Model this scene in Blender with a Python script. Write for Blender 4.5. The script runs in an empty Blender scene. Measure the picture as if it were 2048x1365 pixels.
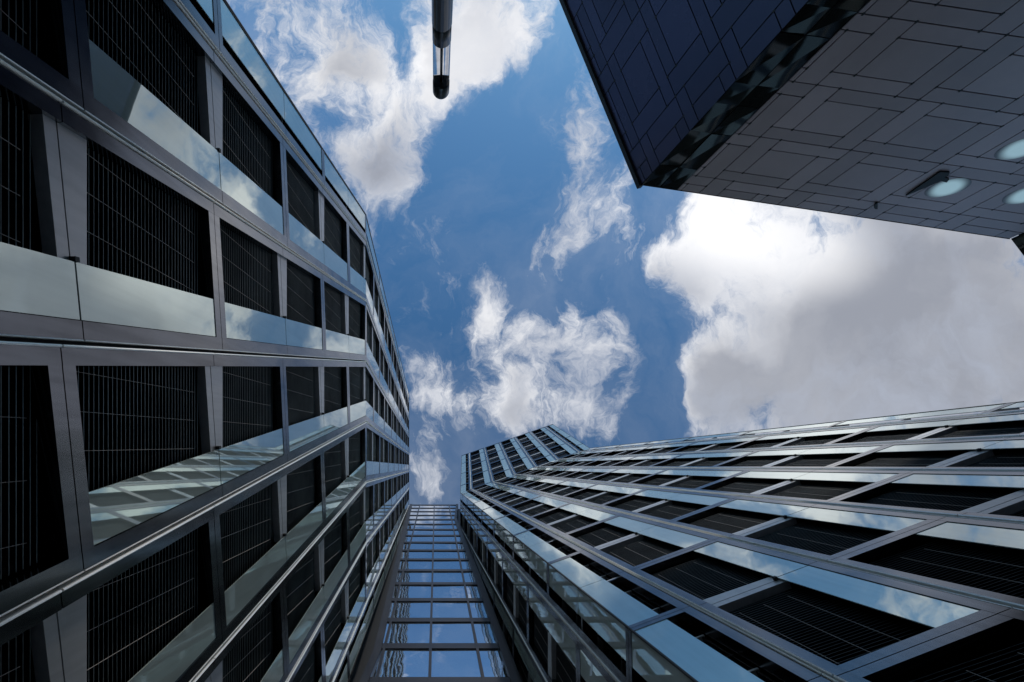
import bpy, math, random
from mathutils import Vector, Matrix
random.seed(7)
R = math.radians
SC = bpy.context.scene
COL = SC.collection

# ------------------------------------------------------------------ camera
# The photographer points the camera straight up. World: X = right in the
# picture, Y = down in the picture, Z = up. Eye height 1.6 m.
EYE = 1.6
F = 1055.0                     # focal length in pixels of a 2048 px wide picture
PPX, PPY = 872.0, 880.0        # where the zenith falls in the (cropped) picture
cam = bpy.data.cameras.new('camera')
camo = bpy.data.objects.new('camera', cam)
COL.objects.link(camo)
cam.sensor_width = 36.0
cam.lens = F / 2048 * 36.0
cam.shift_x = (1024 - PPX) / 2048
cam.shift_y = (PPY - 682.5) / 2048
cam.clip_start = 0.05
cam.clip_end = 6000
camo.location = (0, 0, EYE)
camo.rotation_euler = (math.pi, 0, 0)
SC.camera = camo
SC.render.resolution_x = 1024
SC.render.resolution_y = 682
SC.view_settings.view_transform = 'Standard'
SC.view_settings.look = 'None'
SC.view_settings.exposure = 0.12
SC.view_settings.gamma = 1.0
SC.render.engine = 'CYCLES'

# ------------------------------------------------------------------ sky
SUN_DIR = Vector((0.20, -0.90, 0.52)).normalized()     # towards the sun
SUN_EL = math.asin(SUN_DIR.z)
SUN_AZ = math.atan2(SUN_DIR.x, SUN_DIR.y)             # clockwise from +Y

world = bpy.data.worlds.new('World')
SC.world = world
world.use_nodes = True
nt = world.node_tree
nt.nodes.clear()
N = nt.nodes.new
def lk(a, b): nt.links.new(a, b)
def M(op, a, b=None, c=None, clamp=False):
    n = N('ShaderNodeMath'); n.operation = op; n.use_clamp = clamp
    for i, v in enumerate((a, b, c)):
        if v is None: continue
        if isinstance(v, (int, float)): n.inputs[i].default_value = v
        else: lk(v, n.inputs[i])
    return n.outputs[0]
def mixc(f, a, b):
    n = N('ShaderNodeMix'); n.data_type = 'RGBA'; n.clamp_factor = True
    for s, v in ((0, f), (6, a), (7, b)):
        if isinstance(v, (int, float)): n.inputs[s].default_value = v
        elif isinstance(v, tuple): n.inputs[s].default_value = v
        else: lk(v, n.inputs[s])
    return n.outputs[2]
tc = N('ShaderNodeTexCoord')
sep = N('ShaderNodeSeparateXYZ'); lk(tc.outputs['Generated'], sep.inputs[0])
zz = M('MAXIMUM', sep.outputs[2], 0.06)
# position on a flat cloud deck 1 km up, in units of km
px = M('DIVIDE', sep.outputs[0], zz)
py = M('DIVIDE', sep.outputs[1], zz)
comb = N('ShaderNodeCombineXYZ'); lk(px, comb.inputs[0]); lk(py, comb.inputs[1])
deck = comb.outputs[0]
def noise(vec, scale, detail, rough=0.55, dist=0.0, off=(0, 0, 0), dim='3D'):
    mp = N('ShaderNodeMapping'); lk(vec, mp.inputs[0])
    mp.inputs['Location'].default_value = off
    n = N('ShaderNodeTexNoise'); n.noise_dimensions = dim
    lk(mp.outputs[0], n.inputs['Vector'])
    n.inputs['Scale'].default_value = scale
    n.inputs['Detail'].default_value = detail
    n.inputs['Roughness'].default_value = rough
    n.inputs['Distortion'].default_value = dist
    return n
# warp the deck a little so the cloud masses get ragged outlines
def warped(vec, scale, amp, off):
    w = noise(vec, scale, 5, 0.6, 0.0, off)
    a = N('ShaderNodeVectorMath'); a.operation = 'SUBTRACT'
    lk(w.outputs['Color'], a.inputs[0]); a.inputs[1].default_value = (0.5, 0.5, 0.5)
    b = N('ShaderNodeVectorMath'); b.operation = 'SCALE'
    lk(a.outputs[0], b.inputs[0]); b.inputs['Scale'].default_value = amp
    c = N('ShaderNodeVectorMath'); c.operation = 'ADD'
    lk(vec, c.inputs[0]); lk(b.outputs[0], c.inputs[1])
    return c.outputs[0]
warp = warped(warped(deck, 2.8, 0.20, (3.1, 1.7, 0.3)), 9.0, 0.075, (6.2, 0.4, 1.3))
def blob(cx, cy, rx, ry, ang=0.0, vec=None):
    """soft elliptical cloud mass, 1 at the centre, 0 at the rim and beyond"""
    mp = N('ShaderNodeMapping'); mp.vector_type = 'TEXTURE'
    lk(vec or warp, mp.inputs[0])
    mp.inputs['Location'].default_value = ((cx - PPX) / F, (cy - PPY) / F, 0)
    mp.inputs['Rotation'].default_value = (0, 0, R(ang))
    mp.inputs['Scale'].default_value = (rx / F, ry / F, 1)
    ln = N('ShaderNodeVectorMath'); ln.operation = 'LENGTH'; lk(mp.outputs[0], ln.inputs[0])
    q = M('SUBTRACT', 1.0, M('POWER', M('MULTIPLY', ln.outputs['Value'], 0.62), 2.0), clamp=True)
    return M('MULTIPLY', q, q)
def total(lst):
    s = None
    for (v, a) in lst:
        t = M('MULTIPLY', v, a)
        s = t if s is None else M('ADD', s, t)
    return s
masses = [
    (blob(600, 60, 190, 110, 35), 0.72), (blob(720, 170, 100, 90, 40), 0.5),
    (blob(745, 320, 120, 85, -40), 0.95), (blob(850, 215, 110, 60, -50), 0.75),
    (blob(985, 30, 150, 100, -35), 1.35), (blob(900, 110, 90, 80, -30), 0.7),
    (blob(540, -160, 300, 170), 0.9), (blob(830, 60, 170, 110, -20), 0.6), (blob(640, 250, 110, 110, 30), 0.42), (blob(760, 350, 80, 60, -30), 0.5),
    (blob(1140, 400, 60, 95, 5), 0.58), (blob(1170, 190, 40, 75, 0), 0.72), (blob(1165, 280, 36, 60, 0), 0.66),
    (blob(1115, 510, 42, 75, 20), 0.66), (blob(1230, 400, 70, 80, -30), 0.5),
    (blob(1000, 590, 50, 65, -30), 0.72), (blob(1050, 690, 75, 75, 0), 0.62),
    (blob(1190, 700, 58, 95, -20), 0.62), (blob(1120, 660, 70, 60, 0), 0.42), (blob(1035, 800, 55, 60, 0), 0.66),
    (blob(1190, 840, 85, 45, 0), 0.6), (blob(1040, 850, 70, 45), 0.55), (blob(1090, 770, 100, 90), 0.42), (blob(1225, 640, 25, 25), 0.35), (blob(960, 640, 35, 90), 0.35), (blob(1260, 800, 30, 30), 0.4), (blob(960, 770, 30, 60, 0), 0.35),
    (blob(865, 775, 55, 90, -15), 0.9), (blob(845, 940, 38, 52, 0), 0.95),
    (blob(875, 462, 32, 50, 30), 0.55),
    (blob(1660, 640, 300, 230, 5), 1.5), (blob(1960, 700, 300, 290, 0), 1.4), (blob(1620, 850, 260, 130, 5), 0.9),
    (blob(1450, 470, 110, 90, 0), 1.0), (blob(1410, 790, 75, 95, 0), 0.9),
    (blob(1370, 560, 60, 60, 20), 0.8), (blob(1325, 520, 38, 34, 10), 0.55), (blob(1400, 400, 60, 30, 20), 0.6), (blob(1900, 250, 380, 220), 0.9), (blob(1520, 150, 210, 120, -10), 0.95), (blob(1650, 330, 160, 90, 20), 0.7),
]
cover = total(masses)
# clear lanes of blue
gaps = total([(blob(1305, 740, 50, 160, 0), 0.85), (blob(1110, 580, 40, 60, 0), 0.4), (blob(1310, 590, 50, 60), 0.4), (blob(705, 235, 60, 60, 30), 0.5), (blob(820, 110, 60, 60, 30), 0.3),
              (blob(960, 400, 110, 130, 20), 0.6), (blob(1315, 420, 55, 60, 20), 0.75), (blob(1010, 260, 90, 80, 0), 0.4)])
cover = M('SUBTRACT', cover, gaps)
# far from the picture's patch of sky the cover is plain broken cloud
far = M('SUBTRACT', M('MULTIPLY', noise(deck, 0.9, 3, 0.5, 0, (8.3, 2.2, 0)).outputs['Fac'], 2.2), 0.95, clamp=True)
rl = N('ShaderNodeVectorMath'); rl.operation = 'LENGTH'; lk(deck, rl.inputs[0])
mrf = N('ShaderNodeMapRange'); lk(rl.outputs['Value'], mrf.inputs[0])
mrf.inputs[1].default_value = 1.05; mrf.inputs[2].default_value = 1.6
cover = M('ADD', cover, M('MULTIPLY', far, mrf.outputs[0]))
fine = noise(warp, 4.6, 12, 0.64, 0.25, (0.7, 4.9, 0.0))
fine2 = noise(warp, 12.0, 8, 0.66, 0.5, (1.7, 0.9, 2.0))
fsum = M('ADD', M('MULTIPLY', M('SUBTRACT', fine.outputs['Fac'], 0.5), 2.6),
         M('MULTIPLY', M('SUBTRACT', fine2.outputs['Fac'], 0.5), 1.9))
# streaky cirrus-like fibres drawn out along the wind
mps = N('ShaderNodeMapping'); lk(warp, mps.inputs[0])
mps.inputs['Rotation'].default_value = (0, 0, R(-28)); mps.inputs['Scale'].default_value = (2.0, 0.8, 1)
fib = noise(mps.outputs[0], 7.5, 9, 0.7, 0.9, (2.2, 3.9, 0.5))
fsum = M('ADD', fsum, M('MULTIPLY', M('SUBTRACT', fib.outputs['Fac'], 0.5), 3.0))
dens = M('ADD', M('SUBTRACT', M('MULTIPLY', cover, 1.12), 0.40), M('MULTIPLY', fsum, 0.92))
mr = N('ShaderNodeMapRange'); mr.interpolation_type = 'SMOOTHERSTEP'; lk(dens, mr.inputs[0])
mr.inputs[1].default_value = -0.40; mr.inputs[2].default_value = 1.30
# thin milky veils between the clouds
veil = M('MULTIPLY', M('SUBTRACT', noise(warp, 1.7, 7, 0.62, 0.6, (4, 7, 3)).outputs['Fac'], 0.46, clamp=True), 0.9)
alpha = M('MAXIMUM', mr.outputs[0], M('MULTIPLY', veil, 0.75))
# thick cloud is greyer from below; thin cloud and the side near the sun is bright
thick = N('ShaderNodeMapRange'); thick.interpolation_type = 'SMOOTHSTEP'
lk(M('ADD', cover, M('MULTIPLY', M('SUBTRACT', noise(warp, 2.2, 5, 0.55, 0.2, (5, 5, 1)).outputs['Fac'], 0.5), 1.3)), thick.inputs[0])
thick.inputs[1].default_value = 0.65; thick.inputs[2].default_value = 1.7
glow = total([(blob(1460, 455, 230, 105, 12, deck), 1.1), (blob(930, 110, 200, 120, -30, deck), 0.55)])
grey = M('SUBTRACT', thick.outputs[0], glow, clamp=True)
grey = M('MULTIPLY', grey, M('ADD', 0.45, M('MULTIPLY', noise(warp, 1.9, 6, 0.55, 0.3, (9, 2, 1)).outputs['Fac'], 1.0)), clamp=True)
cloudcol = mixc(grey, (0.84, 0.845, 0.87, 1), (0.30, 0.32, 0.375, 1))
mott = noise(warp, 3.3, 9, 0.62, 0.5, (1, 8, 4)).outputs['Fac']
mr3 = N('ShaderNodeMapRange'); mr3.interpolation_type = 'SMOOTHSTEP'; lk(mott, mr3.inputs[0])
mr3.inputs[1].default_value = 0.38; mr3.inputs[2].default_value = 0.64; mr3.inputs[4].default_value = 0.75
cloudcol = mixc(mr3.outputs[0], cloudcol, (0.40, 0.44, 0.53, 1))
cloudcol = mixc(M('MULTIPLY', glow, 0.8), cloudcol, (1.02, 1.02, 1.04, 1))
sky = N('ShaderNodeTexSky'); sky.sky_type = 'NISHITA'; sky.sun_disc = False
sky.sun_elevation = SUN_EL; sky.sun_rotation = SUN_AZ
sky.air_density = 1.0; sky.dust_density = 0.6; sky.ozone_density = 2.0
SKYS = 0.10
skc = N('ShaderNodeVectorMath'); skc.operation = 'MULTIPLY'
lk(sky.outputs[0], skc.inputs[0]); skc.inputs[1].default_value = (0.52, 0.94, 1.16)
inv = N('ShaderNodeVectorMath'); inv.operation = 'SCALE'
lk(cloudcol, inv.inputs[0]); inv.inputs['Scale'].default_value = 1.0 / SKYS
fincol = mixc(alpha, skc.outputs[0], inv.outputs[0])
bg = N('ShaderNodeBackground'); lk(fincol, bg.inputs[0]); bg.inputs[1].default_value = SKYS
wo = N('ShaderNodeOutputWorld'); lk(bg.outputs[0], wo.inputs[0])

# ------------------------------------------------------------------ sun
sl = bpy.data.lights.new('sun', 'SUN'); sl.energy = 1.2; sl.angle = R(3)
sl.color = (1.0, 0.95, 0.88)
so = bpy.data.objects.new('sun', sl); COL.objects.link(so)
so.rotation_euler = SUN_DIR.to_track_quat('Z', 'Y').to_euler()
so.location = (60, -50, 120)

# ------------------------------------------------------------------ materials
def mat(name, col, rough=0.5, metal=0.0, ior=1.5, var=0.0, vscale=1.2, bump=0.0, bscale=1.0,
        rvar=0.0, coat=0.0, stretch=None, emit=None, bdist=0.02, isl=0.0, streak=0.0):
    m = bpy.data.materials.new(name); m.use_nodes = True
    t = m.node_tree; b = t.nodes['Principled BSDF']
    b.inputs['Base Color'].default_value = (*col, 1)
    b.inputs['Roughness'].default_value = rough
    b.inputs['Metallic'].default_value = metal
    b.inputs['IOR'].default_value = ior
    b.inputs['Coat Weight'].default_value = coat
    g = t.nodes.new('ShaderNodeNewGeometry')
    mp = t.nodes.new('ShaderNodeMapping'); t.links.new(g.outputs['Position'], mp.inputs[0])
    if stretch: mp.inputs['Scale'].default_value = stretch
    if var or rvar:
        n = t.nodes.new('ShaderNodeTexNoise'); n.inputs['Scale'].default_value = vscale
        n.inputs['Detail'].default_value = 6; n.inputs['Roughness'].default_value = 0.6
        t.links.new(mp.outputs[0], n.inputs['Vector'])
        if var:
            r = t.nodes.new('ShaderNodeMapRange'); t.links.new(n.outputs['Fac'], r.inputs[0])
            r.inputs[1].default_value = 0.25; r.inputs[2].default_value = 0.75
            r.inputs[3].default_value = 1 - var; r.inputs[4].default_value = 1 + var
            s = t.nodes.new('ShaderNodeVectorMath'); s.operation = 'SCALE'
            s.inputs[0].default_value = col; t.links.new(r.outputs[0], s.inputs['Scale'])
            t.links.new(s.outputs[0], b.inputs['Base Color'])
        if rvar:
            r = t.nodes.new('ShaderNodeMapRange'); t.links.new(n.outputs['Fac'], r.inputs[0])
            r.inputs[1].default_value = 0.3; r.inputs[2].default_value = 0.7
            r.inputs[3].default_value = max(0.0, rough - rvar); r.inputs[4].default_value = rough + rvar
            t.links.new(r.outputs[0], b.inputs['Roughness'])
    if isl or streak:
        # tone differs a little from panel to panel; faint rain streaks run down
        src = b.inputs['Base Color'].links[0].from_socket if b.inputs['Base Color'].links else None
        s = t.nodes.new('ShaderNodeVectorMath'); s.operation = 'SCALE'
        if src: t.links.new(src, s.inputs[0])
        else: s.inputs[0].default_value = col
        r = t.nodes.new('ShaderNodeMapRange'); t.links.new(g.outputs['Random Per Island'], r.inputs[0])
        r.inputs[3].default_value = 1 - isl; r.inputs[4].default_value = 1 + isl
        val = r.outputs[0]
        if streak:
            m2 = t.nodes.new('ShaderNodeMapping'); t.links.new(g.outputs['Position'], m2.inputs[0])
            m2.inputs['Scale'].default_value = (9, 9, 0.35)
            n2 = t.nodes.new('ShaderNodeTexNoise'); n2.inputs['Scale'].default_value = 1.0; n2.inputs['Detail'].default_value = 5
            t.links.new(m2.outputs[0], n2.inputs['Vector'])
            r2 = t.nodes.new('ShaderNodeMapRange'); t.links.new(n2.outputs['Fac'], r2.inputs[0])
            r2.inputs[1].default_value = 0.35; r2.inputs[2].default_value = 0.7
            r2.inputs[3].default_value = 1 + streak; r2.inputs[4].default_value = 1 - streak
            mm = t.nodes.new('ShaderNodeMath'); mm.operation = 'MULTIPLY'
            t.links.new(val, mm.inputs[0]); t.links.new(r2.outputs[0], mm.inputs[1]); val = mm.outputs[0]
        t.links.new(val, s.inputs['Scale']); t.links.new(s.outputs[0], b.inputs['Base Color'])
    if bump:
        n = t.nodes.new('ShaderNodeTexNoise'); n.inputs['Scale'].default_value = bscale
        n.inputs['Detail'].default_value = 2
        t.links.new(mp.outputs[0], n.inputs['Vector'])
        bp = t.nodes.new('ShaderNodeBump'); bp.inputs['Strength'].default_value = bump
        bp.inputs['Distance'].default_value = bdist
        t.links.new(n.outputs['Fac'], bp.inputs['Height']); t.links.new(bp.outputs[0], b.inputs['Normal'])
    if emit:
        b.inputs['Emission Color'].default_value = (*emit[0], 1)
        b.inputs['Emission Strength'].default_value = emit[1]
    return m
M_FRAME = mat('frame_metal', (0.160, 0.162, 0.172), 0.17, 1.0, var=0.14, vscale=0.9, rvar=0.06, isl=0.10, streak=0.13)
M_LIGHT = mat('transom_metal', (0.46, 0.45, 0.45), 0.40, 0.55, var=0.08, vscale=1.4, rvar=0.05, streak=0.08)
M_BAR = mat('bright_aluminium', (0.94, 0.92, 0.88), 0.42, 0.35, var=0.05, vscale=3)
M_SEAL = mat('black_seal', (0.008, 0.008, 0.009), 0.6)
M_SLAT = mat('slat_black', (0.0035, 0.0035, 0.004), 0.6, ior=1.12, var=0.3, vscale=0.6)
M_LIP = mat('slat_edge_lit', (0.27, 0.31, 0.31), 0.4, 0.4, var=0.5, vscale=0.7)  # edges catching the sky, that light put into the colour
M_LIPS = {'L': M_LIP, 'R': mat('slat_edge_dim', (0.07, 0.08, 0.085), 0.4, 0.3, var=0.5, vscale=0.7)}  # right tower: same edges, shade put into a darker copy
M_CORD = mat('blind_cord', (0.42, 0.38, 0.35), 0.6)
M_PANE = mat('dark_pane', (0.004, 0.004, 0.005), 0.25, ior=1.15)
M_GLASS = mat('printed_glass', (0.66, 0.755, 0.70), 0.02, 0.50, ior=2.4, var=0.06, vscale=0.8, isl=0.06, streak=0.04, bump=0.05, bscale=0.9, bdist=0.01)
M_MIRROR = mat('mirror_glazing', (0.74, 0.80, 0.88), 0.02, 0.95, bump=0.65, bscale=0.9, bdist=0.012)
M_VIOLET = mat('dark_anodised', (0.028, 0.026, 0.033), 0.4, 0.4, var=0.12, vscale=0.8, rvar=0.06)
M_CORE = mat('core_black', (0.010, 0.010, 0.012), 0.45)
M_SIDE = mat('plain_cladding', (0.12, 0.125, 0.135), 0.45, 0.3, var=0.15, vscale=0.3)
M_PANEL = mat('glossy_panel', (0.44, 0.345, 0.365), 0.42, 0.0, var=0.16, vscale=0.35, rvar=0.08, isl=0.15, bump=0.10, bscale=0.8)
M_PANEL_SKY = mat('panel_sky_tint', (0.048, 0.044, 0.085), 0.24, 0.45, isl=0.15, var=0.2, vscale=0.35, rvar=0.06, bump=0.1, bscale=0.8)  # same panels as the other face, blue sky reflection painted into the colour
M_WAVY = mat('wavy_black_gloss', (0.012, 0.014, 0.014), 0.05, 0.0, ior=1.5, bump=0.45, bscale=0.7, bdist=0.012, isl=0.6)  # on the corner band this paints in a dark reflection
M_POLE = mat('pole_black', (0.012, 0.013, 0.016), 0.32, 0.2, var=0.3, vscale=9, coat=0.3)
M_ROD = mat('rod_steel', (0.22, 0.22, 0.23), 0.3, 0.9)
M_SPOT = mat('spot_glow', (0.22, 0.20, 0.21), 0.4, emit=((0.36, 0.58, 0.68), 0.6))  # emission stands in for blurred reflections on the panels
def spot_falloff(m):
    # blurred reflection painted as a soft glowing spot, brightest at the centre
    t = m.node_tree; b = t.nodes['Principled BSDF']
    c = t.nodes.new('ShaderNodeTexCoord'); l = t.nodes.new('ShaderNodeVectorMath'); l.operation = 'LENGTH'
    t.links.new(c.outputs['Object'], l.inputs[0])
    r = t.nodes.new('ShaderNodeMapRange'); r.interpolation_type = 'SMOOTHSTEP'
    t.links.new(l.outputs['Value'], r.inputs[0])
    r.inputs[1].default_value = 0.26; r.inputs[2].default_value = 0.60
    r.inputs[3].default_value = 0.55; r.inputs[4].default_value = 0.0
    t.links.new(r.outputs[0], b.inputs['Emission Strength'])
spot_falloff(M_SPOT)
M_GROUND = mat('paving', (0.46, 0.44, 0.42), 0.75, var=0.25, vscale=0.8, bump=0.3, bscale=20)

def glass_mat():
    m = bpy.data.materials.new('clear_acrylic'); m.use_nodes = True
    t = m.node_tree; b = t.nodes['Principled BSDF']
    b.inputs['Base Color'].default_value = (0.62, 0.63, 0.66, 1)
    b.inputs['Roughness'].default_value = 0.03
    b.inputs['Transmission Weight'].default_value = 1.0
    b.inputs['IOR'].default_value = 1.06
    n = t.nodes.new('ShaderNodeTexNoise'); n.inputs['Scale'].default_value = 14; n.inputs['Detail'].default_value = 5
    g = t.nodes.new('ShaderNodeNewGeometry'); t.links.new(g.outputs['Position'], n.inputs['Vector'])
    r = t.nodes.new('ShaderNodeMapRange'); t.links.new(n.outputs['Fac'], r.inputs[0])
    r.inputs[1].default_value = 0.35; r.inputs[2].default_value = 0.7
    r.inputs[3].default_value = 0.72; r.inputs[4].default_value = 1.0
    s = t.nodes.new('ShaderNodeVectorMath'); s.operation = 'SCALE'
    s.inputs[0].default_value = (0.66, 0.67, 0.70); t.links.new(r.outputs[0], s.inputs['Scale'])
    t.links.new(s.outputs[0], b.inputs['Base Color'])
    return m
M_ACRYL = glass_mat()

# ------------------------------------------------------------------ mesh helpers
class MB:
    def __init__(self): self.v = []; self.f = []; self.m = []; self.mats = []
    def mi(self, m):
        if m not in self.mats: self.mats.append(m)
        return self.mats.index(m)
    def prism(self, lo, hi, m):
        """lo / hi: matching rings of points"""
        n = len(lo); b = len(self.v); k = self.mi(m)
        self.v += [tuple(p) for p in lo] + [tuple(p) for p in hi]
        self.f.append(tuple(b + i for i in range(n))[::-1]); self.m.append(k)
        self.f.append(tuple(b + n + i for i in range(n))); self.m.append(k)
        for i in range(n):
            j = (i + 1) % n
            self.f.append((b + i, b + j, b + n + j, b + n + i)); self.m.append(k)
    def box(self, f, a0, a1, b0, b1, w0, w1, m):
        lo = [f(a, b, w0) for a, b in ((a0, b0), (a1, b0), (a1, b1), (a0, b1))]
        hi = [f(a, b, w1) for a, b in ((a0, b0), (a1, b0), (a1, b1), (a0, b1))]
        self.prism(lo, hi, m)
    def quad(self, pts, m):
        b = len(self.v); self.v += [tuple(p) for p in pts]
        self.f.append(tuple(range(b, b + len(pts)))); self.m.append(self.mi(m))
    def add(self, o, off):
        b = len(self.v)
        self.v += [(x + off[0], y + off[1], z + off[2]) for x, y, z in o.v]
        self.f += [tuple(i + b for i in q) for q in o.f]
        rm = [self.mi(m) for m in o.mats]
        self.m += [rm[i] for i in o.m]
    def mesh(self, name):
        me = bpy.data.meshes.new(name)
        me.from_pydata(self.v, [], self.f)
        for m in self.mats: me.materials.append(m)
        me.polygons.foreach_set('material_index', self.m)
        me.update()
        return me
def link(name, me, parent=None, loc=(0, 0, 0)):
    o = bpy.data.objects.new(name, me); COL.objects.link(o)
    o.location = loc
    if parent: o.parent = parent
    return o
def thing(name, label, cat, loc=(0, 0, 0)):
    o = bpy.data.objects.new(name, None); COL.objects.link(o)
    o.location = loc; o['label'] = label; o['category'] = cat
    o.empty_display_size = 1
    return o

# ------------------------------------------------------------------ the leaning facades
class Sec:
    def __init__(s, z0, z1, L, sig, h): s.z0, s.z1, s.L, s.sig, s.h = z0, z1, Vector(L), sig, h
def base_xy(secs, z):
    """plan shift of the leaning body at height z (above the eye)"""
    p = Vector((0, 0))
    s0 = secs[0]
    if z <= s0.z1 or len(secs) == 1: return s0.L * z
    return s0.L * s0.z1 + secs[1].L * (z - s0.z1)

class Face:
    def __init__(s, O, u, n, secs):
        s.O = Vector(O); s.u = Vector(u).normalized(); s.n = Vector(n).normalized(); s.secs = secs
    def normal(s, L):
        A = Vector((s.u.x, s.u.y, 0)); B = Vector((L.x, L.y, 1))
        n = A.cross(B).normalized()
        if n.dot(Vector((s.n.x, s.n.y, 0))) < 0: n = -n
        return n
    def pt(s, a, z):
        p = s.O + s.u * a + base_xy(s.secs, z)
        return Vector((p.x, p.y, z + EYE))

def unit_map(face, L, W, H, sb, st, sgn=1):
    n = face.normal(L)
    def hz(a, z, w):
        a = a * sgn
        return (face.u.x * a + L.x * z + n.x * w, face.u.y * a + L.y * z + n.y * w, z + n.z * w)
    def zb(a): return sb * (a / W - 0.5)
    def zt(a): return H + st * (a / W - 0.5)
    def f(a, b, w):
        return hz(a, zb(a) + (zt(a) - zb(a)) * b / H, w)
    return f, hz, zb, zt

def make_unit(face, L, W, H, sb, st, bb, tb, seed, detail=True, M_LIP=None, nopale=False):
    """one storey of one bay; bb / tb: heavy frame at the bottom / top.
    returns dict of part -> MB"""
    rnd = random.Random(seed)
    f, hz, zb, zt = unit_map(face, L, W, H, sb, st)
    P = {k: MB() for k in ('window', 'frame', 'transom', 'transom#2', 'glass_panel', 'blind', 'joint_strip', 'joint_strip#2')}
    a0, a1, ap, g, T = 0.25, W - 0.27, 1.76, 0.009, 0.20
    if nopale: ap = a1 - .11
    # dark pane and its surround
    P['window'].box(f, a0 - .1, a1 + .1, 0.03, H - 0.03, -0.36, -0.33, M_PANE)
    P['window'].box(f, 0.0, 0.02, 0, H, -0.33, -0.12, M_SEAL)
    # frame
    fr = P['frame']
    fr.box(f, 0.052, a0, g, H - g, -0.26, 0.0, M_FRAME)
    fr.box(f, a1, W - 0.052, g, H - g, -0.26, 0.0, M_FRAME)
    if bb: fr.box(f, a0, a1, g, T, -0.26, -0.0025, M_FRAME)
    if tb: fr.box(f, a0, a1, H - T, H - g, -0.26, -0.0025, M_FRAME)
    # light recessed transoms with a level top edge
    tr = P['transom']
    zlev = zb(ap) + 0.26
    if not bb:
        lo = [f(a0, g, -.24), f(ap + .1, g, -.24), hz(ap + .1, zlev, -.24), hz(a0, zlev, -.24)]
        hi = [f(a0, g, -.07), f(ap + .1, g, -.07), hz(ap + .1, zlev, -.07), hz(a0, zlev, -.07)]
        if zlev - zb(a0) < 0.06:
            zl2 = zb(a0) + 0.2
            for q in (lo, hi):
                w = -.24 if q is lo else -.07
                q[2] = hz(ap + .1, zb(ap) + .2, w); q[3] = hz(a0, zl2, w)
        tr.prism(lo, hi, M_LIGHT)
        if not nopale: P['window'].box(f, ap - .06, ap - .003, -.02, .05, -.069, .008, M_SEAL)
    else:
        zl = zb(a0) + 0.20 + 0.13
        am = a0 + 0.9
        if zl > zb(am) + 0.201:
            tr.prism([f(a0, .2, -.25), f(am, .2, -.25), hz(am, max(zl, zb(am) + .21), -.25), hz(a0, zl, -.25)],
                     [f(a0, .2, -.20), f(am, .2, -.20), hz(am, max(zl, zb(am) + .21), -.20), hz(a0, zl, -.20)], M_LIGHT)
    if not tb:
        P['transom#2'].box(f, a0, ap + .1, H - .19, H - g, -.24, -.072, M_LIGHT)
    # printed glass beside the window
    gl = P['glass_panel']
    b0 = T if bb else 0.014
    b1 = H - T if tb else H - 0.014
    if not nopale: gl.box(f, ap, a1 - 0.012, b0, b1, -.035, -.015, M_GLASS)
    # joint with bright aluminium edges
    js = P['joint_strip']
    def rib(c0, c1, w0, w1, m, js=js):
        lo = []; hi = []
        for (a, w) in ((c0, w0), (c1, w0), (c1, w1 * .6), ((c0 + c1) / 2, w1), (c0, w1 * .6)):
            lo.append(f(a, g * 1.5, w)); hi.append(f(a, H - g * 1.5, w))
        js.prism(lo, hi, m)
    rib(0.018, 0.050, -.12, .035, M_BAR)
    rib(W - .050, W - .034, -.12, .010, M_BAR, P['joint_strip#2'])
    # louvre blind: level slats, thin bright lips, three plumb cords
    bl = P['blind']
    pit = 0.088 if detail else 0.176
    zmin = min(zb(a0), zb(ap)) + 0.1; zmax = max(zt(a0), zt(ap)) - 0.30
    aL, aR = a0 + .005, a1 - .03
    nsl = int((zmax - zmin) / pit)
    for i in range(nsl):
        z = zmin + (i + .5) * pit + rnd.uniform(-.002, .002)
        x0, x1 = aL, aR
        # clip to the sloping opening
        def clip(x0, x1, zz0, up, mar):
            s0 = (z - zz0(x0)) if up else (zz0(x0) - z)
            s1 = (z - zz0(x1)) if up else (zz0(x1) - z)
            s0 -= mar; s1 -= mar
            if s0 <= 0 and s1 <= 0: return None
            if s0 < 0: x0 = x0 + (x1 - x0) * (-s0) / (s1 - s0)
            elif s1 < 0: x1 = x0 + (x1 - x0) * s0 / (s0 - s1)
            return x0, x1
        r = clip(x0, x1, zb, True, .1)
        if not r: continue
        r = clip(r[0], r[1], zt, False, .1)
        if not r or r[1] - r[0] < .05: continue
        x0, x1 = r
        bl.quad([hz(x0, z, -.205), hz(x1, z, -.205), hz(x1, z + pit * .62, -.275), hz(x0, z + pit * .62, -.275)], M_SLAT)
        if detail:
            bl.quad([hz(x0, z, -.205), hz(x1, z, -.205), hz(x1, z - .002, -.197), hz(x0, z - .002, -.197)], M_LIP)
            bl.quad([hz(x0, z - .002, -.197), hz(x1, z - .002, -.197), hz(x1, z + .004, -.196), hz(x0, z + .004, -.196)], M_LIP)
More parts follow.
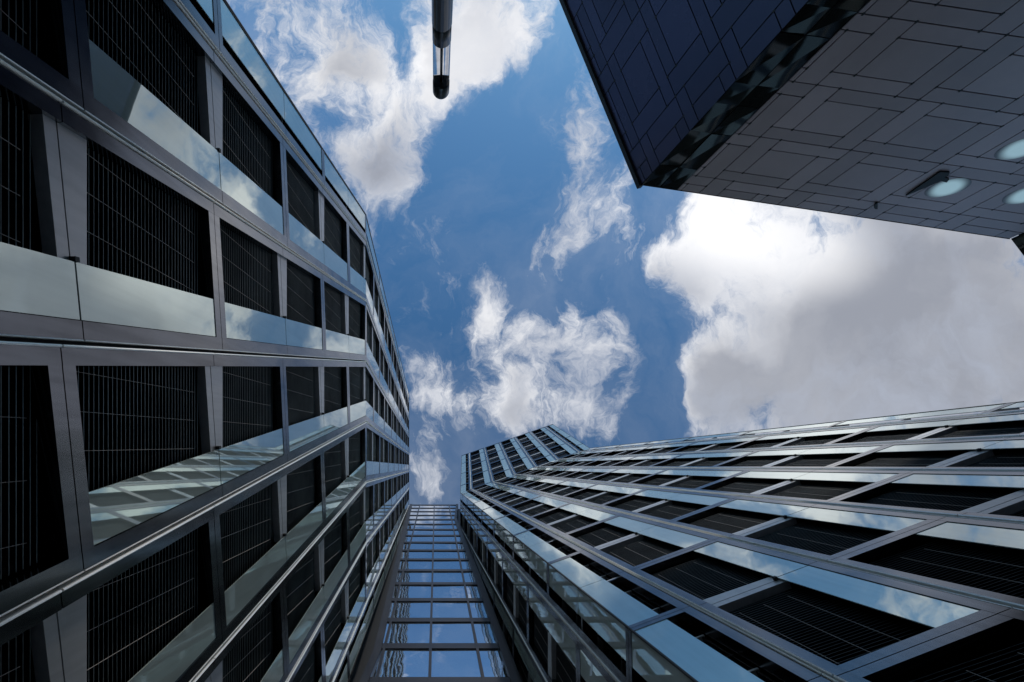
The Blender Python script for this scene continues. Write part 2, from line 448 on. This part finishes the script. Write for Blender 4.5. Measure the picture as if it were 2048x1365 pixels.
    if detail:
        lu = L.dot(face.u)
        for c in (0.18, 0.50, 0.82):
            am = a0 + (ap - a0) * c
            zm = H * .5
            z0 = zmin + .12; z1 = zmax - .25
            A = am - lu * (z0 - zm); B = am - lu * (z1 - zm)
            # keep the plumb line inside the opening
            def cl(x, z):
                return min(max(x, aL + .03), ap - .05)
            if not (aL + .02 < A < ap - .04):
                t = (cl(A, z0) - A) / (B - A) if abs(B - A) > 1e-6 else 0
                z0 = z0 + t * (z1 - z0); A = cl(A, z0)
            if not (aL + .02 < B < ap - .04):
                t = (cl(B, z1) - A) / (B - A) if abs(B - A) > 1e-6 else 1
                z1 = z0 + t * (z1 - z0); B = cl(B, z1)
            z0 = max(z0, zb(A) + .22)
            d = .0028
            bl.prism([hz(A - d, z0, -.19), hz(A + d, z0, -.19), hz(A + d, z0, -.183), hz(A - d, z0, -.183)],
                     [hz(B - d, z1, -.19), hz(B + d, z1, -.19), hz(B + d, z1, -.183), hz(B - d, z1, -.183)], M_CORD)
    return P

def make_corner(face, L, W, H, sb, st, bb, tb, sgn, seed, detail=True):
    """half bay between the last joint (c=0) and the corner of the tower (c=W)"""
    rnd = random.Random(seed)
    f, hz, zb, zt = unit_map(face, L, W, H, sb, st, sgn)
    P = {k: MB() for k in ('window', 'frame', 'transom', 'transom#2', 'glass_panel', 'joint_strip')}
    g, T = 0.009, 0.15
    c0, cp = 0.26, W - 0.72
    P['window'].box(f, 0.0, W - .10, 0.02, H - .02, -.46, -.42, M_PANE)
    # window frames and small fittings in the open slot
    for k, zf in enumerate((.34, .52, .80)):
        P['window'].box(f, c0, cp + .45, H * zf, H * zf + (.05 if k != 1 else .025), -.42, -.30, M_LIGHT if k != 1 else M_FRAME)
    P['window'].box(f, c0 + .02, c0 + .06, .1, H - .1, -.42, -.32, M_FRAME)
    P['window'].box(f, 0, .02, 0, H, -.33, -.12, M_SEAL)
    fr = P['frame']
    fr.box(f, 0.052, c0, g, H - g, -.26, 0, M_FRAME)
    if bb: fr.box(f, c0, W - .03, g, T, -.40, -.0025, M_FRAME)
    if tb: fr.box(f, c0, W - .03, H - T, H - g, -.40, -.0025, M_FRAME)
    fr.box(f, W - .028, W, g, H - g, -.06, .004, M_SEAL)
    if not bb: P['transom'].box(f, c0, cp + .4, g, .07, -.42, -.10, M_LIGHT)
    if not tb: P['transom#2'].box(f, c0, cp + .4, H - .06, H - g, -.42, -.10, M_FRAME)
    P['glass_panel'].box(f, cp, W - .036, T if bb else .014, H - T if tb else H - .014, -.035, -.015, M_GLASS)
    js = P['joint_strip']
    lo = []; hi = []
    for (a, w) in ((.018, -.12), (.050, -.12), (.050, .02), (.034, .035), (.018, .02)):
        lo.append(f(a, g * 1.5, w)); hi.append(f(a, H - g * 1.5, w))
    js.prism(lo, hi, M_BAR)
    return P

def project(p):
    x, y, z = p[0], p[1], p[2] - EYE
    z = max(z, .3)
    return PPX + F * x / z, PPY + F * y / z

def clad(root, face, joints, zlist, corner0, corner1, phase, store, tag, detail=True):
    """collect the storeys x bays of a face into store: (area, base, mesh dict)"""
    W = joints[1] - joints[0]
    for (z0, z1, sec, kind) in zlist:
        H = z1 - z0
        for bi in range(-1, len(joints)):
            row = kind['row']
            isc = None
            if bi == -1:
                if corner0 is None: continue
                isc = -1; Wc = corner0; ja = joints[0]
            elif bi == len(joints) - 1:
                if corner1 is None: continue
                isc = 1; Wc = corner1; ja = joints[-1]
            else: ja = joints[bi]
            sb, st = kind['sb'], kind['st']
            par = (row + bi + phase) % 2
            bb, tb = par == 0, par == 1
            if kind.get('top'): tb = True
            v = (row * 3 + bi) % 3 if isc is None else 0
            # the lowest modules are window from frame to frame, without printed glass
            nop = isc is None and tag in 'LR' and z1 < 7.2 and tb
            key = (tag, round(sec.L.x, 4), round(sec.L.y, 4), round(H, 3), round(sb, 3), round(st, 3), bb, tb, isc, v, nop)
            if key not in UNITS:
                if isc is None:
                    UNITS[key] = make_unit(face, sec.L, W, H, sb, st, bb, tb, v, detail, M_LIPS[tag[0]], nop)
                else:
                    UNITS[key] = make_corner(face, sec.L, Wc, H, sb * Wc / W * isc, st * Wc / W * isc, bb, tb, isc, v, detail)
            base = face.pt(ja, z0)
            if isc is not None:
                # keep corner transoms in line with the neighbouring bay's joint
                base = base + Vector((0, 0, 0))
            Wq = (W if isc is None else isc * Wc)
            q = [project(face.pt(ja + s * Wq, z0 + t * H)) for s, t in ((0, 0), (1, 0), (1, 1), (0, 1))]
            cx = sum(p[0] for p in q) / 4; cy = sum(p[1] for p in q) / 4
            ar = abs(sum(q[i][0] * q[(i + 1) % 4][1] - q[(i + 1) % 4][0] * q[i][1] for i in range(4))) / 2
            mx = max(p[0] for p in q); mn = min(p[0] for p in q); my = max(p[1] for p in q); ny = min(p[1] for p in q)
            vis = mx > 0 and mn < 2048 and my > 0 and ny < 1365 and z0 > 0.5
            ar = min(ar, 90000) if vis else 0
            store.append((ar, base, key))
UNITS = {}
MESHES = {}
def realise(root, store, rest_name, nmax=100):
    store.sort(key=lambda s: -s[0])
    rl = root.location
    rest = MB()
    for i, (ar, base, key) in enumerate(store):
        P = UNITS[key]
        if i < nmax and ar > 0:
            def me(part):
                k = (key, part)
                if k not in MESHES: MESHES[k] = P[part].mesh(part.split('#')[0])
                return MESHES[k]
            w = link('window', me('window'), root, base - rl)
            for part in ('frame', 'transom', 'transom#2', 'glass_panel', 'blind', 'joint_strip', 'joint_strip#2'):
                if part in P and P[part].v: link(part.split('#')[0], me(part), w)
        else:
            for part in P:
                if part == 'blind' and ar < 900: continue      # too fine to be seen that high up
                rest.add(P[part], base - rl)
    o = link(rest_name, rest.mesh(rest_name), root)
    o['kind'] = 'stuff'
    o['label'] = 'storeys of smaller looking windows higher up the tower'
    return o

def core(root, pts, secs, zs, inset_fn=None):
    """dark body behind the facades: rings of the footprint at the heights zs"""
    mb = MB(); n = len(pts); rl = root.location
    for z in zs:
        s = base_xy(secs, z)
        for p in pts: mb.v.append((p[0] + s.x - rl.x, p[1] + s.y - rl.y, z + EYE))
    k = mb.mi(M_CORE)
    for r in range(len(zs) - 1):
        for i in range(n):
            j = (i + 1) % n
            mb.f.append((r * n + i, r * n + j, (r + 1) * n + j, (r + 1) * n + i)); mb.m.append(k)
    mb.f.append(tuple(range(n))[::-1]); mb.m.append(k)
    b = (len(zs) - 1) * n
    mb.f.append(tuple(b + i for i in range(n))); mb.m.append(k)
    return link('wall', mb.mesh('wall'), root)

def rows(secs, zfirst, nlow, hlow, nup, hup, sig0, sig1):
    """list of storeys: (z0, z1, sec, kind)"""
    out = []; zk = secs[0].z1
    zs = [zk - (nlow - i) * hlow for i in range(nlow + 1)]
    for i in range(nlow):
        last = i == nlow - 1
        out.append((zs[i], zs[i + 1], secs[0], dict(row=i, sb=sig0, st=0.0 if last else sig0)))
    for i in range(nup):
        out.append((zk + i * hup, zk + (i + 1) * hup, secs[1],
                    dict(row=nlow + i, sb=0.0 if i == 0 else sig1, st=0.0 if i == nup - 1 else sig1, top=i == nup - 1)))
    return out
def bands(root, face, a0, a1, zlo, zhi, name, m, w0, w1):
    """plain band along the face (roof edge, base)"""
    mb = MB(); rl = root.location
    sec = face.secs[0] if zlo < face.secs[0].z1 else face.secs[1]
    n = face.normal(sec.L)
    def f(a, z, w):
        p = face.pt(a, z) + n * w
        return (p.x - rl.x, p.y - rl.y, p.z)
    mb.box(f, a0, a1, zlo, zhi, w0, w1, m)
    return link(name, mb.mesh(name), root)

# ------------------------------------------------------------------ ground
gm = MB()
g = 900
NG = 1
gm.quad([(-g, -g, 0), (g, -g, 0), (g, g, 0), (-g, g, 0)], M_GROUND)
go = link('ground', gm.mesh('ground')); go['kind'] = 'structure'

# ================================================================== left tower
ZKL = 23.6
SL = [Sec(-EYE, ZKL, ((932.5 - PPX) / F, (735 - PPY) / F), .37, 3.5),
      Sec(ZKL, 83.1, ((852 - PPX) / F, (933 - PPY) / F), -.05, 3.5)]
XL = -4723 / F
FL = Face((XL, 0), (0, 1), (1, 0), SL)
JL = [-5.67 + 2.7 * i for i in range(7)]
towerL = thing('office_tower', 'dark grid facade tower filling the left side, kinked near its seventh storey', 'office tower', (XL - 8, 2.6, 0))
rl_rows = rows(SL, 0, 7, 3.52, 17, 3.5, .37, -.05)
st = []
clad(towerL, FL, JL, rl_rows, 1.17, 1.35, 0, st, 'L')
# north return of the tower, round the corner
FN = Face((XL, JL[0] - 1.17), (1, 0), (0, -1), SL)
JN = [-1.2 - 2.7 * i for i in range(4)][::-1]
st2 = []
clad(towerL, FN, JN, rl_rows, None, 1.2, 1, st2, 'LN', False)
realise(towerL, st + [(0, b, k) for (a, b, k) in st2], 'upper_windows')
yn, ys = JL[0] - 1.17, JL[-1] + 1.35
zs = [-EYE, ZKL, 83.0]
core(towerL, [(XL - .48, yn + .48), (XL - .48, ys), (XL - 15, ys), (XL - 15, yn + .48)], SL, zs)
bands(towerL, FL, JL[0] - 1.17, JL[-1] + 1.35, 83.1, 83.32, 'roof_edge', M_FRAME, -.5, .02)
bands(towerL, FL, JL[0] - 1.17, JL[-1] + 1.35, -EYE, ZKL - 7 * 3.52 - .2, 'base_cladding', M_SIDE, -.4, -.05)

# ================================================================== right tower
ZKR = 63.0
SR = [Sec(-EYE, ZKR, ((853 - PPX) / F, (932 - PPY) / F), .16, 3.5),
      Sec(ZKR, 89.4, ((930 - PPX) / F, (735 - PPY) / F), -.10, 3.77)]
e = Vector((1, -.345)).normalized(); nn = Vector((.345, 1)).normalized()
DR = 4605 / F
OR = nn * DR
FR = Face(OR, e, -nn, SR)
JR = [4.12 + 2.73 * i for i in range(6)]
towerR = thing('office_tower', 'dark grid facade tower on the right, lower edge of the picture, kinked far up', 'office tower', (14, 10, 0))
rr_rows = rows(SR, 0, 17, 3.5, 7, 3.77, .16, -.10)
st = []
clad(towerR, FR, JR, rr_rows, 1.37, 1.35, 1, st, 'R')
corner = OR + e * (JR[0] - 1.37)
F2 = Face(corner, (0, -1), (-1, 0), SR)
J2 = [-1.3 - 2.7 * i for i in range(5)][::-1]
st2 = []
clad(towerR, F2, J2, rr_rows, None, 1.3, 0, st2, 'R2')
realise(towerR, st + st2, 'upper_windows')
c0 = corner + e * .5 + nn * .35
c1 = OR + e * (JR[-1] + 1.1) + nn * .48
c0b = Vector((corner.x + .48, corner.y + .35))
core(towerR, [(c0b.x, c0b.y + 13), (c0b.x, c0b.y), (c1.x, c1.y), (c1.x, c1.y + 17)][::-1], SR, [-EYE, ZKR, 89.3])
bands(towerR, FR, JR[0] - 1.37, JR[-1] + 1.35, 89.4, 89.62, 'roof_edge', M_FRAME, -.5, .02)
bands(towerR, F2, J2[0], 0, 89.4, 89.62, 'roof_edge', M_FRAME, -.5, .02)
bands(towerR, FR, JR[0] - 1.37, JR[-1] + 1.35, -EYE, ZKR - 17 * 3.5 - .1, 'base_cladding', M_SIDE, -.4, -.05)
bands(towerR, F2, J2[0], 0, -EYE, ZKR - 17 * 3.5 - .1, 'base_cladding', M_SIDE, -.4, -.05)

# ================================================================== glass shaft between the towers
YM = 9.48
mid = thing('glass_building', 'narrow mirror glazed building wedged between the two dark towers', 'building', (0, 14, 0))
ml = mid.location
def xl(z):
    return FL.pt(0, z).x + .33
def xr(z):
    return F2.pt(0, z).x - .42
HB = 3.5; ZTOP = 77.0; NB = 22
zbars = [ZTOP - HB * i for i in range(NB + 1)]
def P3(x, y, z): return (x - ml.x, y - ml.y, z + EYE - 0)
mul = [-2.35, -.25, 1.87]
brks = sorted([ZKL, ZKR])
def strip(mb, fx0, fx1, z0, z1, y0, y1, m):
    cuts = [z0] + [b for b in brks if z0 < b < z1] + [z1]
    for a, b in zip(cuts[:-1], cuts[1:]):
        mb.prism([P3(fx0(a), y0, a), P3(fx1(a), y0, a), P3(fx1(a), y1, a), P3(fx0(a), y1, a)],
                 [P3(fx0(b), y0, b), P3(fx1(b), y0, b), P3(fx1(b), y1, b), P3(fx0(b), y1, b)], m)
for s, (fa, fb) in enumerate(((xl, lambda z: xl(z) + .34), (lambda z: xr(z) - .30, xr))):
    mb = MB(); strip(mb, fa, fb, -EYE, ZTOP + .12, YM - .10, YM + .6, M_VIOLET)
    link('corner_post', mb.mesh('corner_post'), mid)
for x in mul:
    mb = MB(); strip(mb, lambda z: x - .06, lambda z: x + .06, -EYE, ZTOP, YM - .05, YM + .1, M_VIOLET)
    link('mullion', mb.mesh('mullion'), mid)
bounds = [lambda z: xl(z) + .3] + [(lambda z, x=x: x) for x in mul] + [lambda z: xr(z) - .28]
for i, zt_ in enumerate(zbars[:-1]):
    zb_ = zbars[i + 1]
    mb = MB()
    strip(mb, lambda z: xl(z) + .3, lambda z: xr(z) - .28, zt_ - .62, zt_ + .02, YM - .03, YM + .3, M_VIOLET)
    strip(mb, lambda z: xl(z) + .3, lambda z: xr(z) - .28, zt_ - .62, zt_ - .56, YM - .045, YM - .03, M_VIOLET)
    link('spandrel', mb.mesh('spandrel'), mid)
    for c in range(4):
        mb = MB()
        t = random.uniform(-.012, .012)
        fa, fb = bounds[c], bounds[c + 1]
        cuts = [zb_] + [b for b in brks if zb_ < b < zt_ - .62] + [zt_ - .62]
        for a, b in zip(cuts[:-1], cuts[1:]):
            mb.prism([P3(fa(a), YM + .02 + t, a), P3(fb(a), YM + .02 - t, a), P3(fb(a), YM + .06 - t, a), P3(fa(a), YM + .06 + t, a)],
                     [P3(fa(b), YM + .02 + t, b), P3(fb(b), YM + .02 - t, b), P3(fb(b), YM + .06 - t, b), P3(fa(b), YM + .06 + t, b)], M_MIRROR)
        link('window_pane', mb.mesh('window_pane'), mid)
mb = MB()
strip(mb, lambda z: xl(z) - 3.2, lambda z: xr(z) + .4, -EYE, ZTOP, YM + .62, YM + 9, M_CORE)
link('wall', mb.mesh('wall'), mid)

# ================================================================== panelled building, upper right
ZT = 21.3
KS = ZT / 14.0
def on_pix(x, y, z): return Vector(((x - PPX) / F * z, (y - PPY) / F * z, z))
CL = Vector((-252 / F, 220 / F, 1.0))        # direction of its corner edges, per metre of height
Tp = on_pix(1283, 370, ZT); Rp = on_pix(2020, 478, ZT)
h1 = (Rp - Tp).normalized(); h1len = (Rp - Tp).length
h2 = Vector((-153, -370, 0)).normalized()
h3 = Vector((28, 37, 0)).normalized()
pb = thing('panelled_building', 'dark building clad in glossy basket weave panels, jutting in at the upper right', 'building', (12, -16, 0))
pl = pb.location
def loc(p): return (p[0] - pl.x, p[1] - pl.y, p[2] + EYE)
Lp = Tp + h2 * 24
Sp = Rp + h3 * 1.9 * KS
def down(p, z): return p + CL * (z - p.z)
def inset(p, q): return p + q
nR = h1.cross(CL); nR = nR.normalized()
nR = nR if nR.dot(Vector((0, 0, -1))) > 0 else -nR            # faces down, towards the viewer
nL = h2.cross(CL).normalized()
nL = nL if nL.dot(Vector((0, 0, -1))) > 0 else -nL
ring = [Tp, Rp, Sp, Sp + Vector((10, -.5, 0)), Sp + Vector((10, -26, 0)), Lp]
mb = MB()
inw = Vector((0.35, -.35, 0))
def rr_(p, z):
    q = down(p, z) + inw * .6
    return loc((q.x, q.y, z))
zl = [-EYE, ZT - .05]
n6 = len(ring)
mb.prism([rr_(p, zl[0]) for p in ring], [rr_(p, zl[1]) for p in ring], M_CORE)
link('wall', mb.mesh('wall'), pb)
def panel_face(name, org, h, nrm, length, cell, wst, band_w, matp, seed, off_i=0.0, off_j=0.0, flip=False):
    """basket-weave rainscreen: long joint lines on a square module, pinwheel of strips inside"""
    rnd = random.Random(seed)
    mb = MB()
    clen = CL.length
    cd = -CL / clen                                   # downwards along the face
    total_h = (ZT + EYE) * clen
    def f(i, j, w):
        p = org + h * i + cd * j + nrm * w
        return loc(p)
    G = .017
    X = [0.0]
    def pan(i0, i1, j0, j1):
        if flip:
            i0, i1 = 2 * X[0] + ci - i1, 2 * X[0] + ci - i0
        i0, i1 = max(i0, band_w), min(i1, length); j0, j1 = max(j0, 0.0), min(j1, total_h)
        if i1 - i0 < .05 or j1 - j0 < .05: return
        t = [rnd.uniform(-.004, .004) for _ in range(4)]
        lo = [f(i0 + G, j0 + G, -.03), f(i1 - G, j0 + G, -.03), f(i1 - G, j1 - G, -.03), f(i0 + G, j1 - G, -.03)]
        hi = [f(i0 + G, j0 + G, t[0]), f(i1 - G, j0 + G, t[1]), f(i1 - G, j1 - G, t[2]), f(i0 + G, j1 - G, t[3])]
        mb.prism(lo, hi, matp)
        for (ii, jj) in ((i0, j0), (i1, j1), (i0, j1), (i1, j0)):
            if band_w + .1 < ii < length - .1 and .1 < jj < total_h - .1:
                fix.append((round(ii, 2), round(jj, 2)))
    fix = []
    ci, cj = cell
    a, b = wst
    for I in range(-1, int(length / ci) + 2):
        for J in range(-1, int(total_h / cj) + 2):
            x = off_i + I * ci; y = off_j + J * cj; X[0] = x
            # y runs down the face
            pan(x, x + ci - a, y, y + b)                  # top strip (at the roof side)
            pan(x + ci - a, x + ci, y, y + cj - b)        # far strip
            pan(x + a, x + ci, y + cj - b, y + cj)        # low strip
            pan(x, x + a, y + b, y + cj)                  # near strip
            sp = rnd.random() < .55
            if sp:
                k = .25 * KS
                pan(x + a, x + ci - a - k, y + b, y + cj - b)
                pan(x + ci - a - k, x + ci - a, y + b, y + cj - b)
            else:
                pan(x + a, x + ci - a, y + b, y + cj - b)
    # small black fixings where joints meet
    link(name, mb.mesh(name), pb)
    # black sub-frame behind the open joints
    mb2 = MB()
    mb2.box(f, 0, length, 0, total_h, -.09, -.045, M_SEAL)
    for (ii, jj) in sorted(set(fix)):                # black fixings showing in the joints
        mb2.box(f, ii - .028, ii + .028, jj - .045, jj + .045, -.05, .007, M_SEAL)
    link('subframe', mb2.mesh('subframe'), pb)
    return f
fR = panel_face('cladding', Tp, h1, nR, h1len, (2.10 * KS, 1.42 * KS), (.48 * KS, .31 * KS), .95 * KS, M_PANEL, 3, 1.54 * KS, .58 * KS)
fLf = panel_face('cladding', Tp, h2, nL, 24, (2.17 * KS, 1.40 * KS), (.49 * KS, .30 * KS), 0.0, M_PANEL_SKY, 5, .88 * KS, .47 * KS, True)
# dark reflection along the corner, built in as a band of wavy black panels
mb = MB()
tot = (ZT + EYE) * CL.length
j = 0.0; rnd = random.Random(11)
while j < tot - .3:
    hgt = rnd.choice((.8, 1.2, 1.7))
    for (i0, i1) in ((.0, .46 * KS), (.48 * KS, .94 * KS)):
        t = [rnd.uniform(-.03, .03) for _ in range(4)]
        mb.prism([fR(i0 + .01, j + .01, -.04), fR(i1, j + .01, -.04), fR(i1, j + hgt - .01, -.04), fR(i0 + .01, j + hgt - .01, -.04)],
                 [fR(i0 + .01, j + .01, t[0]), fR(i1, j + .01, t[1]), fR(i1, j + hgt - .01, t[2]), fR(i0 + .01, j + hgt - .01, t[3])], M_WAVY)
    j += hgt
link('reflection_band', mb.mesh('reflection_band'), pb)
# black coping on the two roof edges
mb = MB()
mb.box(fLf, -.03, 24, -.19, -.0, -.10, .10, M_SEAL)
link('roof_edge', mb.mesh('roof_edge'), pb)
mb = MB()
mb.box(fR, -.02, h1len, -.02, 0.0, -.10, .012, M_SEAL)
link('roof_edge', mb.mesh('roof_edge'), pb)
# third, dark side
mb = MB()
def f3(i, j, w):
    p = Rp + h3 * i - CL * j
    return loc(p + Vector((-.797, .603, 0)) * w)
for k in range(20):
    mb.box(f3, .02, 1.88 * KS, k * 1.1 + .02, k * 1.1 + 1.07, -.05, .0, M_WAVY)
link('dark_glazing', mb.mesh('dark_glazing'), pb)

def face_ij(org, h, nrm, x, y):
    """where the sight line through picture point (x, y) meets the face"""
    d = Vector(((x - PPX) / F, (y - PPY) / F, 1))
    t = org.dot(nrm) / d.dot(nrm)
    p = d * t
    r = p - org
    cd = -CL.normalized()
    # r = i*h + j*cd
    a11 = h.dot(h); a12 = h.dot(cd); a22 = cd.dot(cd)
    b1 = r.dot(h); b2 = r.dot(cd)
    D = a11 * a22 - a12 * a12
    return (b1 * a22 - b2 * a12) / D, (b2 * a11 - b1 * a12) / D
# soft pale reflections on the cladding, built as low glowing discs
for (x, y) in ((1895, 376), (2043, 297), (2054, 390)):
    ci, cj = face_ij(Tp, h1, nR, x, y)
    mb = MB(); nseg = 48
    rad = .41 * KS
    cdn = -CL.normalized(); hp = (h1 - cdn * h1.dot(cdn)).normalized()
    def cp(r, w, k):
        an = 2 * math.pi * k / nseg
        return (h1 * .236 + cdn * .27) * (r / .39 * math.cos(an)) + (h1 * .33 - cdn * .245) * (r / .39 * .8 * math.sin(an)) + nR * w
    prof = ((rad, .002), (rad, .008), (rad * .92, .014), (rad * .6, .02), (rad * .25, .024))
    for (r0, w0), (r1, w1) in zip(prof[:-1], prof[1:]):
        for k in range(nseg):
            mb.quad([cp(r0, w0, k), cp(r0, w0, k + 1), cp(r1, w1, k + 1), cp(r1, w1, k)], M_SPOT)
    mb.quad([cp(rad * .25, .024, k) for k in range(nseg)], M_SPOT)
    link('reflection_spot', mb.mesh('reflection_spot'), pb, loc(Tp + h1 * ci + cdn * cj))
# black wedge bracket and small sensor
mb = MB()
pts = [(1811, 389), (1880, 341), (1899, 342), (1896, 349), (1889, 351), (1898, 356), (1893, 362), (1882, 359)]
ij = [face_ij(Tp, h1, nR, x, y) for x, y in pts]
mb.prism([fR(i, j, .015) for i, j in ij], [fR(i, j, .08) for i, j in ij], M_SEAL)
link('bracket', mb.mesh('bracket'), pb)
mb = MB()
pts = [(1748, 413), (1750, 405), (1755, 403), (1755, 415), (1751, 415)]
ij = [face_ij(Tp, h1, nR, x, y) for x, y in pts]
mb.prism([fR(i, j, .0) for i, j in ij], [fR(i, j, .09) for i, j in ij], M_SEAL)
link('sensor', mb.mesh('sensor'), pb)

# ================================================================== column light
HT = 6.0
PX_, PY_ = (882 - PPX) / F * HT, (184 - PPY) / F * HT
lamp = thing('street_lamp', 'black column light with a clear tube near its top, at the top centre against cloud', 'street lamp', (PX_, PY_, 0))
def cyl(rings, m, nseg=40, cap0=True, cap1=True, lx=0.0):
    mb = MB(); k = mb.mi(m)
    for (r, z) in rings:
        for i in range(nseg):
            an = 2 * math.pi * i / nseg
            mb.v.append((r * math.cos(an) + lx * (z - HT), r * math.sin(an), z + EYE))
    for q in range(len(rings) - 1):
        for i in range(nseg):
            j = (i + 1) % nseg
            mb.f.append((q * nseg + i, q * nseg + j, (q + 1) * nseg + j, (q + 1) * nseg + i)); mb.m.append(k)
    if cap0: mb.f.append(tuple(range(nseg))[::-1]); mb.m.append(k)
    b = (len(rings) - 1) * nseg
    if cap1: mb.f.append(tuple(b + i for i in range(nseg))); mb.m.append(k)
    me = mb.mesh('part')
    n = len(rings) - 1
    for p in me.polygons: p.use_smooth = len(p.vertices) == 4
    return me
RP = .093
def add(name, me):
    me.name = name
    return link(name, me, lamp)
add('pole', cyl([(RP * 1.35, -EYE), (RP * 1.35, -EYE + .03), (RP * 1.04, -EYE + .04), (RP * 1.04, 5.0)], M_POLE))
add('collar', cyl([(RP * .985, 5.002), (RP * .985, 5.016), (RP, 5.02), (RP, 5.21), (RP * .94, 5.212)], M_POLE))
add('glass_tube', cyl([(RP * .97, 5.214), (RP * .97, 5.806)], M_ACRYL, cap0=False, cap1=False))
add('rod', cyl([(.012, 5.213), (.012, 5.808)], M_ROD, 16))
add('cap', cyl([(RP * .96, 5.81), (RP, 5.815), (RP, 5.985), (RP * .94, 6.0)], M_POLE))
